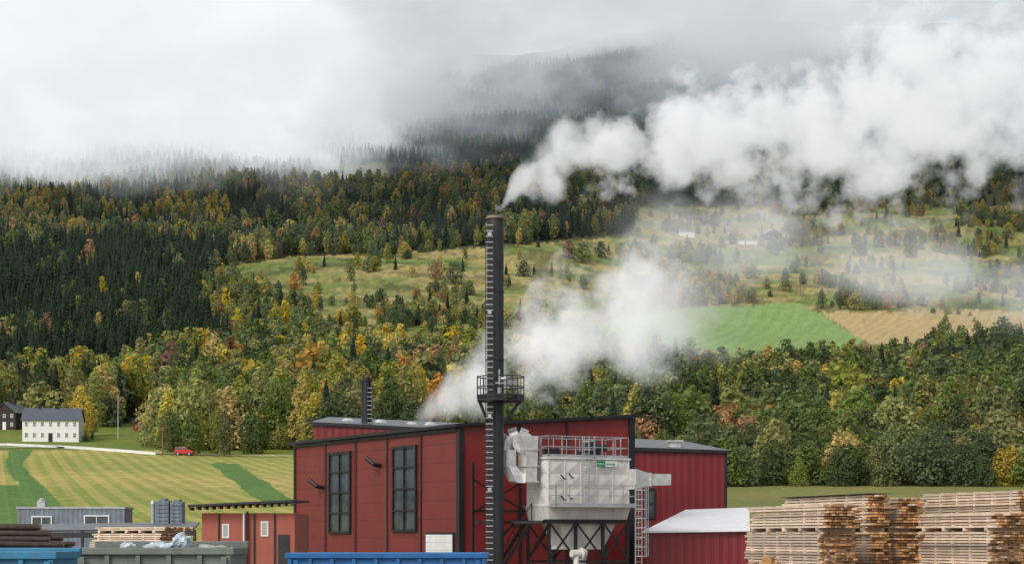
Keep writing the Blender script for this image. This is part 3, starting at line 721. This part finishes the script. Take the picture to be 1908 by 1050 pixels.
crumple('waste_bag','crumpled pale plastic sheet heaped in the container','plastic waste',P(338,1014,45.2),.2,.3,.25,'plastic',1)
crumple('waste_bag','crumpled pale plastic sheet heaped in the container','plastic waste',P(300,1020,45.4),.4,.4,.14,'plastic',2)
crumple('waste_bag','small blue-white plastic bag in the container','plastic waste',P(237,1020,45.2),.16,.2,.14,'plastic',3)
crumple('waste_heap','grey mixed waste heaped in the container','waste',P(395,1026,45.6),.5,.6,.14,'conc',4)
m=MB(); a=P(300,1022,45); m.bar(a,P(350,998,45.3),.5,.02); m.obj('waste_sheet',['plastic'],None,label='bent white panel sticking out of the container',category='plastic waste',group='waste in the container')
# ------------------------------------------------------------------ small yard buildings
mo=thing('site_office','blue-grey modular site office with two windows','building',(P(32,1000,125).x,125,0),0)
w=P(232,0,125).x-P(32,0,125).x; zt=zz(947,125); m=MB(); m.box(0,w,0,2.6,0,zt); m.obj('wall',['module'],mo)
m=MB(); m.box(-.05,w+.05,-.06,2.66,zt,zt+.12); m.obj('roof',['galv'],mo)
window(mo,(.9,0,zt-1.15),0,1.3,.7,2,1,'white',bw=.08); window(mo,(4.2,0,zt-1.15),0,1.6,.75,2,1,'white',bw=.08)
m=MB(); m.box(1.,1.5,1,1.5,zt+.12,zt+.45); m.cyl((1.25,1.25,zt+.45),(1.25,1.25,zt+.7),.3,.1,10); m.obj('roof_vent',['galv'],mo)
cn=thing('canopy','long low canopy with corrugated grey metal roof','canopy',(P(-60,1000,100).x,100,0),0); L=cn.location
c0,c1,c2_,c3=P(-60,992,100),P(362,986,100),P(372,974,108),P(-60,980,108)
vs=[p-L for p in(c0,c1,c2_,c3)]; m=MB(); m.add(vs+[v+Vector((0,0,.08)) for v in vs],[(3,2,1,0),(4,5,6,7),(0,1,5,4),(1,2,6,5),(2,3,7,6),(3,0,4,7)],[1,0,1,1,1,1]); m.obj('roof',['roof','dark'],cn)
for i in range(7):
    m=MB(); x=vs[0].x+(vs[1].x-vs[0].x)*i/6.05+.1; zt_=vs[0].z+(vs[1].z-vs[0].z)*i/6; m.bar((x,.1,0),(x,.1,zt_),.14); m.obj('post',['dark'],cn)
m=MB(); m.bar((.05,.1,vs[0].z-.18),(vs[1].x-.05,.1,vs[1].z-.18),.12,.28); m.obj('beam',['dark'],cn)
for (pa,pb,pt,pbm,kd) in((279,291,932,976,0),(292,318,928,974,1),(319,343,930,974,1)):
    e=thing('cooling_unit' if kd else 'vent_pipe','grey metal cooling unit standing on a canopy roof' if kd else 'thin galvanised vent pipe beside cooling units','ventilation unit',P((pa+pb)/2,pbm,107),0)
    h=(pbm-pt)/F*107; r=(pb-pa)/F*107/2; m=MB()
    if kd:
        m.box(-r*.92,r*.92,-.5,.5,-.2,h*.9)
        for i in range(5): m.box(-r*.8,r*.8,-.54,-.503,h*(.1+i*.16),h*(.1+i*.16)+.08)
        m.cyl((0,0,h*.9),(0,0,h),r*.7,r*.7,14)
    else: m.cyl((0,0,-.2),(0,0,h*.85),r*.7,r*.7,10); m.cyl((0,0,h*.85),(0,0,h),r,r*.6,10)
    m.obj('housing',['module' if kd else 'galv'],e)
sb=thing('salmon_shed','salmon plastered shed with timber eaves and flat roof','building',(P(376,1000,98).x,98,0),0)
w=P(549,0,98).x-P(376,0,98).x; zt=zz(955,98); m=MB(); m.box(0,w,0,7,0,zt); m.obj('wall',['salmon'],sb)
zr0,zr1=zz(944,98),zz(935,98); m=MB()
m.add([(-.6,-.7,zr0),(w,-.7,zr1),(w,7.2,zr1+.1),(-.6,7.2,zr0+.1),(-.6,-.7,zr0+.11),(w,-.7,zr1+.11),(w,7.2,zr1+.2),(-.6,7.2,zr0+.2)],[(3,2,1,0),(4,5,6,7),(0,1,5,4),(1,2,6,5),(2,3,7,6),(3,0,4,7)]); o=m.obj('roof',['dark'],sb)
for i in range(15):
    m=MB(); x=-.5+(w+.4)*i/14; zq=zr0+(zr1-zr0)*(x+.6)/(w+.6); m.box(x-.05,x+.05,-.6,.6,zq-.16,zq-.01); m.obj('joist',['woodj'],sb)
m=MB()
for px in(408,474,512): x=P(px,0,98).x-P(376,0,98).x; m.box(x-.04,x+.04,-.06,-.003,0,zt)
m.obj('frame_trim',['black'],sb)
x=P(455,0,98).x-P(376,0,98).x
for dx,mt in((0,'white'),(.18,'black')): m=MB(); m.cyl((x+dx,-.14,0),(x+dx,-.14,zr0-.2),.05,n=8); m.obj('downpipe',[mt],sb)
for px,py,wh in((486,970,(.38,.75)),(414,975,(.35,.7))): window(sb,(P(px,0,98).x-P(376,0,98).x,0,zz(py,98)-wh[1]),0,wh[0],wh[1],1,1,'white','conc',bw=.07,dp=.05)
m=MB(); x=P(518,0,98).x-P(376,0,98).x; m.box(x,w-.25,-.05,-.004,0,zz(995,98)); m.obj('door',['dark'],sb)
# ------------------------------------------------------------------ houses
def house(nm,label,px,py,wpx,ewpx,rpx,dep,wm,rm,rz=0,rows=2,cols=6,chim=1,fm='white',gable=False,win=.8):
    g_=G(px,py); D=g_.y; s=D/F; w=wpx*s; hw=ewpx*s; hr=rpx*s
    e=thing(nm,label,'house' if 'house' in nm else 'building',g_,rz)
    m=MB()
    if gable: m.prism([(-w/2,-2),(w/2,-2),(w/2,hw),(0,hw+hr),(-w/2,hw)],0,dep)
    else:
        m.add([(-w/2,0,-2),(w/2,0,-2),(w/2,dep,-2),(-w/2,dep,-2),(-w/2,0,hw),(w/2,0,hw),(w/2,dep,hw),(-w/2,dep,hw),(-w/2,dep/2,hw+hr),(w/2,dep/2,hw+hr)],[(0,1,5,4),(1,2,6,9,5),(2,3,7,6),(3,0,4,8,7),(4,5,9,8),(6,7,8,9)])
    m.obj('wall',[wm],e)
    m=MB(); o=.35; t=.18
    if gable:
        for sx in(-1,1):
            k=hr/(w/2); m.add([(0,-o,hw+hr+.02),(sx*(w/2+o),-o,hw-o*k+.02),(sx*(w/2+o),dep+o,hw-o*k+.02),(0,dep+o,hw+hr+.02),(0,-o,hw+hr+t+.02),(sx*(w/2+o),-o,hw-o*k+t),(sx*(w/2+o),dep+o,hw-o*k+t),(0,dep+o,hw+hr+t+.02)],[(0,1,2,3),(4,7,6,5),(0,4,5,1),(1,5,6,2),(2,6,7,3)])
    else:
        k=hr/(dep/2)
        for y0,y1 in((-o,dep/2),(dep+o,dep/2)):
            z0_=hw-o*k+.02; m.add([(-w/2-o,y0,z0_),(w/2+o,y0,z0_),(w/2+o,y1,hw+hr+.02),(-w/2-o,y1,hw+hr+.02),(-w/2-o,y0,z0_+t),(w/2+o,y0,z0_+t),(w/2+o,y1,hw+hr+t+.02),(-w/2-o,y1,hw+hr+t+.02)],[(0,3,2,1),(4,5,6,7),(0,1,5,4),(1,2,6,5),(3,0,4,7)])
    ro=m.obj('roof',[rm],e)
    for i in range(chim):
        x=w*(.06+.3*(-i)) ; m=MB(); y=dep/2; m.box(x-.35,x+.35,y-.35,y+.35,hw+hr-.3,hw+hr+1.1); m.box(x-.42,x+.42,y-.42,y+.42,hw+hr+1.1,hw+hr+1.22); m.obj('chimney',['brownw'],ro)
    fh=hw/rows
    for r in range(rows):
        for c in range(cols):
            x=-w/2+w*(c+.5)/cols
            if r==0 and c==cols//2 and cols>2:
                m=MB(); m.box(x-.5,x+.5,-.06,-.003,0,2.1); m.obj('door',['brownw' if wm!='brownw' else 'white'],e); continue
            window(e,(x-win/2,0,r*fh+fh*.38),0,win,min(1.3,fh*.45),2,2,fm,bw=.1,dp=.07)
    return e
house('farm_house','large white wooden farmhouse with slate roof',94,823,104,41,22,8,'cream','slate',.05,2,7,2)
house('brown_house','dark brown wooden house with white window frames',8,800,46,32,18,9,'brownw','slate',-.25,2,3,1,gable=True)
house('red_shed','small red wooden outbuilding with white trim',268,803,29,19,12,6,'redw','slate',.3,1,2,0,gable=True)
house('grey_barn','small grey barn on the pasture',406,515,22,9,5,6,'brownw','white',.1,1,2,0,win=.6)
house('white_house','small white farm building on the upper meadow',1280,441,28,9,4,7,'white','slate',.0,1,3,0)
house('long_barn','long low pale farm building on the upper meadow',1380,455,70,7,4,9,'white','slate',0,1,4,0)
house('gabled_house','dark gabled farmhouse with pale roof edges',1442,447,34,12,9,9,'brownw','galv',.35,1,3,0,gable=True)
house('hill_house','white farmhouse high on the misty hillside',428,306,24,10,6,7,'white','slate',0,2,3,0)
house('hill_cabin','small dark cabin near the forest edge',742,308,18,8,5,6,'brownw','slate',.2,1,2,0)
house('hill_hut','small white hut among hillside trees',197,362,16,5,3,6,'white','slate',.2,1,2,0,win=.5)
# garden wall
m=MB(); pr=[]
for i in range(25):
    px=-40+330*i/24; py=829+ (18*(i/24)**1.6); g_=G(px,py); pr.append(g_)
for a,b in zip(pr[:-1],pr[1:]):
    m.add([(a.x,a.y,a.z-.8),(b.x,b.y,b.z-.8),(b.x,b.y,b.z+.55),(a.x,a.y,a.z+.55),(a.x,a.y+.35,a.z-.8),(b.x,b.y+.35,b.z-.8),(b.x,b.y+.35,b.z+.55),(a.x,a.y+.35,a.z+.55)],[(0,1,2,3),(3,2,6,7),(5,4,7,6)])
m.obj('garden_wall',['white'],None,label='low whitewashed garden wall above the field',category='wall')
g_=G(220,817); fp=thing('flagpole','tall white flagpole on the farm lawn','flagpole',g_); m=MB(); m.cyl((0,0,0),(0,0,78*g_.y/F),.10,.05,8); m.obj('pole',['white'],fp); m=MB(); m.cyl((0,0,78*g_.y/F),(0,0,78*g_.y/F+.2),.1,.03,8); m.obj('finial',['white'],fp)
def upole(px,py,hpx,label,arm=True):
    g_=G(px,py); h=hpx*g_.y/F; e=thing('utility_pole',label,'pole',g_,0,'wooden utility poles'); m=MB(); m.cyl((0,0,-1),(0,0,h),.15,.1,8); m.obj('pole',['woodj'],e)
    if arm: m=MB(); m.bar((-1,0,h-.4),(1,0,h-.4),.1,.12); [m.cyl((x,0,h-.34),(x,0,h-.1),.05,n=6) for x in(-.9,0,.9)]; m.obj('crossarm',['woodj'],e)
for a in((1851,742,38),(1859,742,38),(1810,735,30),(1484,552,36),(1492,552,34),(303,850,56)): upole(*a,'slim wooden utility pole on the hillside')
# car
g_=G(344,848); car=thing('parked_car','small bright red van parked beside the field','car',g_,math.radians(-8))
prof=[(-2,.35),(2,.35),(2.05,.8),(1.9,1.0),(1.1,1.15),(.55,1.75),(-1.8,1.8),(-2.05,1.1)]
m=MB(); m.prism(prof,-.85,.85); o=m.obj('body',['carred'],car); bv=o.modifiers.new('b','BEVEL'); bv.width=.08; bv.segments=2
m=MB(); m.prism([(1.0,1.2),(.55,1.66),(-.2,1.68),(-.2,1.2)],-.87,-.853); m.prism([(-.35,1.2),(-.35,1.68),(-1.6,1.68),(-1.75,1.2)],-.87,-.853); m.obj('side_window',['glass'],car)
for x in(-1.25,1.25):
    for y in(-.88,.68): m=MB(); m.cyl((0,0,0),(0,.2,0),.34,.34,16); w_=m.obj('wheel',['rub'],car,(x,y,.34)); m=MB(); m.cyl((0,-.012,0),(0,-.002,0),.2,.2,12); m.obj('rim',['galv'],w_)
for y in(-.6,.6): m=MB(); m.box(2.04,2.07,y-.15,y+.15,.75,.9); m.obj('headlight',['white'],car)
def road(pts,w,nm,label,mt):
    m=MB(); gs=[]
    for (a,b) in zip(pts[:-1],pts[1:]):
        for i in range(12): t=i/12; gs.append(G(a[0]+(b[0]-a[0])*t,a[1]+(b[1]-a[1])*t))
    vs=[]
    for i,p in enumerate(gs):
        d=(gs[min(i+1,len(gs)-1)]-gs[max(i-1,0)]); d.z=0; d.normalize(); nrm=Vector((-d.y,d.x,0))
        for k in(-.5,.5): q_=p+nrm*w*k; vs.append((q_.x,q_.y,H1(q_.x,q_.y)+.35))
    m.add(vs,[(2*i,2*i+1,2*i+3,2*i+2) for i in range(len(gs)-1)]); m.obj(nm,[mt],None,kind='structure',label=label,category='road')
road([(1780,668),(1850,664),(1960,660)],7,'country_road','narrow grey country road crossing the slope','conc')
road([(-40,836),(150,834),(300,846),(420,850),(560,852)],2,'gravel_track','pale gravel track along the field edge','conc')
# ------------------------------------------------------------------ steam and cloud
def fcurve(N,fac,pts):
    nd=N.n('ShaderNodeFloatCurve'); cv=nd.mapping.curves[0]
    cv.points[0].location=pts[0]; cv.points[1].location=pts[-1]
    for p in pts[1:-1]: cv.points.new(*p)
    nd.mapping.update(); N.l(fac,nd.inputs['Value']); return nd.outputs[0]
def plume(name,label,rows,D0,D1,k,emi,col,nscale,amp,edge=(0.,.35),thin=1.,step=.15,stretch=1.,aniso=.2,vor=0.,vs_=.3,fades=None,core=1.,rough=.6):
    pts=[]
    for px,pc,hh in rows:
        t=(px-rows[0][0])/(rows[-1][0]-rows[0][0]); D=D0+(D1-D0)*t; p=P(px,pc,D); pts.append((p,hh*D/F))
    o0=pts[0][0]; Lx=pts[-1][0].x-o0.x; sy=(pts[-1][0].y-o0.y)/Lx
    zmin=min(p.z for p,_ in pts)-.01; zr_=max(p.z for p,_ in pts)-zmin+.02; rm_=max(r for _,r in pts)
    N=NT(name+'_vapour'); tc=N.n('ShaderNodeTexCoord').outputs['Object']; sx=N.n('ShaderNodeSeparateXYZ'); N.l(tc,sx.inputs[0])
    X,Y,Z=sx.outputs[0],sx.outputs[1],sx.outputs[2]
    t=N.math('DIVIDE',X,Lx,clamp=True)
    zc=fcurve(N,t,[((p.x-o0.x)/Lx,(p.z-zmin)/zr_) for p,_ in pts]); zc=N.math('MULTIPLY_ADD',zc,zr_,zmin-o0.z)
    rc=fcurve(N,t,[((p.x-o0.x)/Lx,r/rm_) for p,r in pts]); rc=N.math('MAXIMUM',N.math('MULTIPLY',rc,rm_),.05)
    dy=N.math('SUBTRACT',Y,N.math('MULTIPLY',X,sy)); dz=N.math('SUBTRACT',Z,zc)
    d=N.math('DIVIDE',N.math('SQRT',N.math('ADD',N.math('MULTIPLY',dy,dy),N.math('MULTIPLY',dz,dz))),rc)
    mp=N.n('ShaderNodeMapping'); mp.inputs['Scale'].default_value=(1/stretch,1,1); N.l(tc,mp.inputs[0])
    nz=N.n('ShaderNodeTexNoise'); nz.inputs['Scale'].default_value=nscale; nz.inputs['Detail'].default_value=5.; nz.inputs['Roughness'].default_value=rough
    N.l(mp.outputs[0],nz.inputs['Vector'])
    # turbulence grows with distance from the source
    am=N.math('MULTIPLY',N.sstep(t,0.,.22,.45,1.),amp)
    e=N.math('ADD',N.math('MULTIPLY',N.math('SUBTRACT',1.,d),core),N.math('MULTIPLY',N.math('SUBTRACT',nz.outputs[0],.52),am))
    if vor>0:
        v=N.n('ShaderNodeTexVoronoi',feature='F1'); v.inputs['Scale'].default_value=vs_
        va_=N.n('ShaderNodeVectorMath',operation='MULTIPLY_ADD'); N.l(nz.outputs[1],va_.inputs[0]); va_.inputs[1].default_value=(1.8,1.8,1.8); N.l(mp.outputs[0],va_.inputs[2]); N.l(va_.outputs[0],v.inputs['Vector'])
        e=N.math('ADD',e,N.math('MULTIPLY',N.math('SUBTRACT',.42,v.outputs['Distance']),vor))
    fade=N.math('MULTIPLY_ADD',t,thin-1.,1.)
    if fades: fade=N.math('MULTIPLY',fade,N.math('MULTIPLY',N.sstep(t,0.,fades[0]),N.sstep(t,fades[1],1.,1.,0.)))
    lim_=N.sstep(d,1.2,1.6,1.,0.)
    dens=N.math('MULTIPLY',N.math('MULTIPLY',N.math('MULTIPLY',N.sstep(e,edge[0],edge[1]),k),fade),lim_)
    s=N.n('ShaderNodeVolumeScatter'); s.inputs['Color'].default_value=(.97,.97,.97,1); s.inputs['Anisotropy'].default_value=aniso; N.l(dens,s.inputs['Density'])
    em=N.n('ShaderNodeEmission'); em.inputs[0].default_value=c4(col); N.l(N.math('MULTIPLY',dens,emi),em.inputs[1])  # steam glows to stand in for light scattered repeatedly inside it
    ad=N.n('ShaderNodeAddShader'); N.l(s.outputs[0],ad.inputs[0]); N.l(em.outputs[0],ad.inputs[1]); N.l(ad.outputs[0],N.out.inputs['Volume'])
    N.m.cycles.volume_step_rate=step
    m=MB(); n=20; vs=[]; K=26
    xs=[p.x-o0.x for p,_ in pts]; zs_=[p.z-o0.z for p,_ in pts]; rs=[r for _,r in pts]
    for i in range(K+1):
        x=-.3+(Lx+.6)*i/K; xx=min(max(x,0),Lx); zc_=float(np.interp(xx,xs,zs_)); rr=float(np.interp(xx,xs,rs))*1.6+.15
        for j in range(n): a=2*math.pi*j/n; vs.append((x,xx*sy+rr*math.cos(a),zc_+rr*math.sin(a)))
    m.add(vs,[(i*n+j,i*n+(j+1)%n,i*n+n+(j+1)%n,i*n+n+j) for i in range(K) for j in range(n)]+[tuple(range(n))[::-1],tuple(range(K*n,K*n+n))])
    return m.obj(name,[N.m],None,o0,label=label,category='steam')
plume('steam_plume','thick white steam plume billowing from the tall chimney',
 [(933,388,10),(955,362,34),(990,328,58),(1050,300,76),(1100,288,84),(1200,275,86),(1300,266,104),(1400,265,118),(1500,270,122),(1600,240,155),(1700,200,172),(1800,185,165),(1960,200,145)],106,136,.85,.40,(1,1,1),.34,4.4,(0.,.60),.30,.22,vor=1.3,vs_=.42,core=1.1,rough=.68)
plume('thin_steam_cloud','white cloud of steam rising behind the boiler house',
 [(765,785,18),(820,750,50),(890,700,88),(980,645,118),(1080,615,128),(1180,590,130),(1300,560,125),(1450,530,110)],150,172,.46,.46,(1,1,1),.19,4.2,(0.,.8),.16,.26,fades=(.05,.5),core=1.1,rough=.65)
plume('drifting_steam','drifting translucent steam over the upper fields',
 [(1080,450,70),(1250,440,135),(1400,460,150),(1550,470,150),(1700,500,130),(2060,520,130)],175,205,.125,.40,(1,1,1),.10,4.0,(0.1,1.1),.7,.3,1.6,fades=(.25,.9),rough=.64)
# low cloud deck
N=NT('cloud_vapour'); ps=N.n('ShaderNodeNewGeometry').outputs['Position']; sx=N.n('ShaderNodeSeparateXYZ'); N.l(ps,sx.inputs[0])
mp=N.n('ShaderNodeMapping'); mp.inputs['Scale'].default_value=(1,.6,1.9); N.l(ps,mp.inputs[0])
nz=N.noise(mp.outputs[0],.0060,5.,.62); X,Y,Z=sx.outputs
xn=N.math('ADD',X,N.math('MULTIPLY',N.math('SUBTRACT',nz,.5),600.))
leftm=N.sstep(N.math('DIVIDE',xn,Y),-.085,-.035,1.,0.)
zn=N.math('ADD',Z,N.math('MULTIPLY',N.math('SUBTRACT',nz,.5),520.))
dl=N.math('MULTIPLY',N.math('MULTIPLY',N.sstep(zn,290.,450.),.017),leftm)
dr=N.math('MULTIPLY',N.math('MULTIPLY',N.sstep(zn,370.,520.),.0011),N.sstep(nz,.45,.62,.12,4.4))
dt=N.math('MULTIPLY',N.sstep(zn,630.,800.),.006)
dn=N.math('MULTIPLY',N.math('ADD',N.math('ADD',dl,dr),dt),N.sstep(Z,235.,310.))
ab=N.n('ShaderNodeVolumeAbsorption'); ab.inputs[0].default_value=(0,0,0,1); N.l(dn,ab.inputs['Density'])
em=N.n('ShaderNodeEmission')
lc=N.mix(N.sstep(zn,290.,450.),(.70,.735,.76,1),(.97,.98,.99,1)); rc_=N.mix(N.sstep(zn,430.,820.),(.52,.58,.62,1),(.90,.92,.94,1))  # cloud glow replaces scattered daylight, painted brighter higher up
N.l(N.mix(leftm,rc_,lc),em.inputs[0]); N.l(dn,em.inputs[1])
ad=N.n('ShaderNodeAddShader'); N.l(ab.outputs[0],ad.inputs[0]); N.l(em.outputs[0],ad.inputs[1]); N.l(ad.outputs[0],N.out.inputs['Volume'])
N.m.cycles.volume_step_rate=.5
m=MB(); m.box(-1500,1500,1400,3900,235,1150); m.obj('cloud_layer',[N.m],None,kind='structure',label='low grey-white cloud layer over the mountain',category='cloud')
# ------------------------------------------------------------------ light, camera
wd=bpy.data.worlds.new('World'); scene.world=wd; wd.use_nodes=True; nt=wd.node_tree; nt.nodes.clear()
sk=nt.nodes.new('ShaderNodeTexSky'); sk.sky_type='NISHITA'; sk.sun_disc=False; sk.sun_elevation=math.radians(42); sk.sun_rotation=math.radians(215); sk.air_density=1.; sk.dust_density=3.
hs=nt.nodes.new('ShaderNodeHueSaturation'); hs.inputs['Saturation'].default_value=.3
bg=nt.nodes.new('ShaderNodeBackground'); bg.inputs[1].default_value=.15; wo=nt.nodes.new('ShaderNodeOutputWorld')
nt.links.new(sk.outputs[0],hs.inputs['Color']); nt.links.new(hs.outputs[0],bg.inputs[0]); nt.links.new(bg.outputs[0],wo.inputs[0])
sd_=bpy.data.lights.new('sun','SUN'); sd_.energy=1.3; sd_.angle=math.radians(18); sd_.color=(1,.96,.9); so_=bpy.data.objects.new('sun',sd_); COL.objects.link(so_)
az=math.radians(215); el=math.radians(42); dv=Vector((math.sin(az)*math.cos(el),math.cos(az)*math.cos(el),math.sin(el)))
so_.rotation_euler=dv.to_track_quat('Z','Y').to_euler()
cd=bpy.data.cameras.new('camera'); cam=bpy.data.objects.new('camera',cd); COL.objects.link(cam); cam.location=(0,0,CZ); cam.rotation_euler=(math.pi/2,0,0)
cd.lens=36*F/1908; cd.sensor_width=36; cd.shift_y=475/1908; cd.clip_end=9000; cd.clip_start=.5
scene.camera=cam
scene.view_settings.view_transform='Standard'; scene.view_settings.look='None'; scene.view_settings.exposure=0
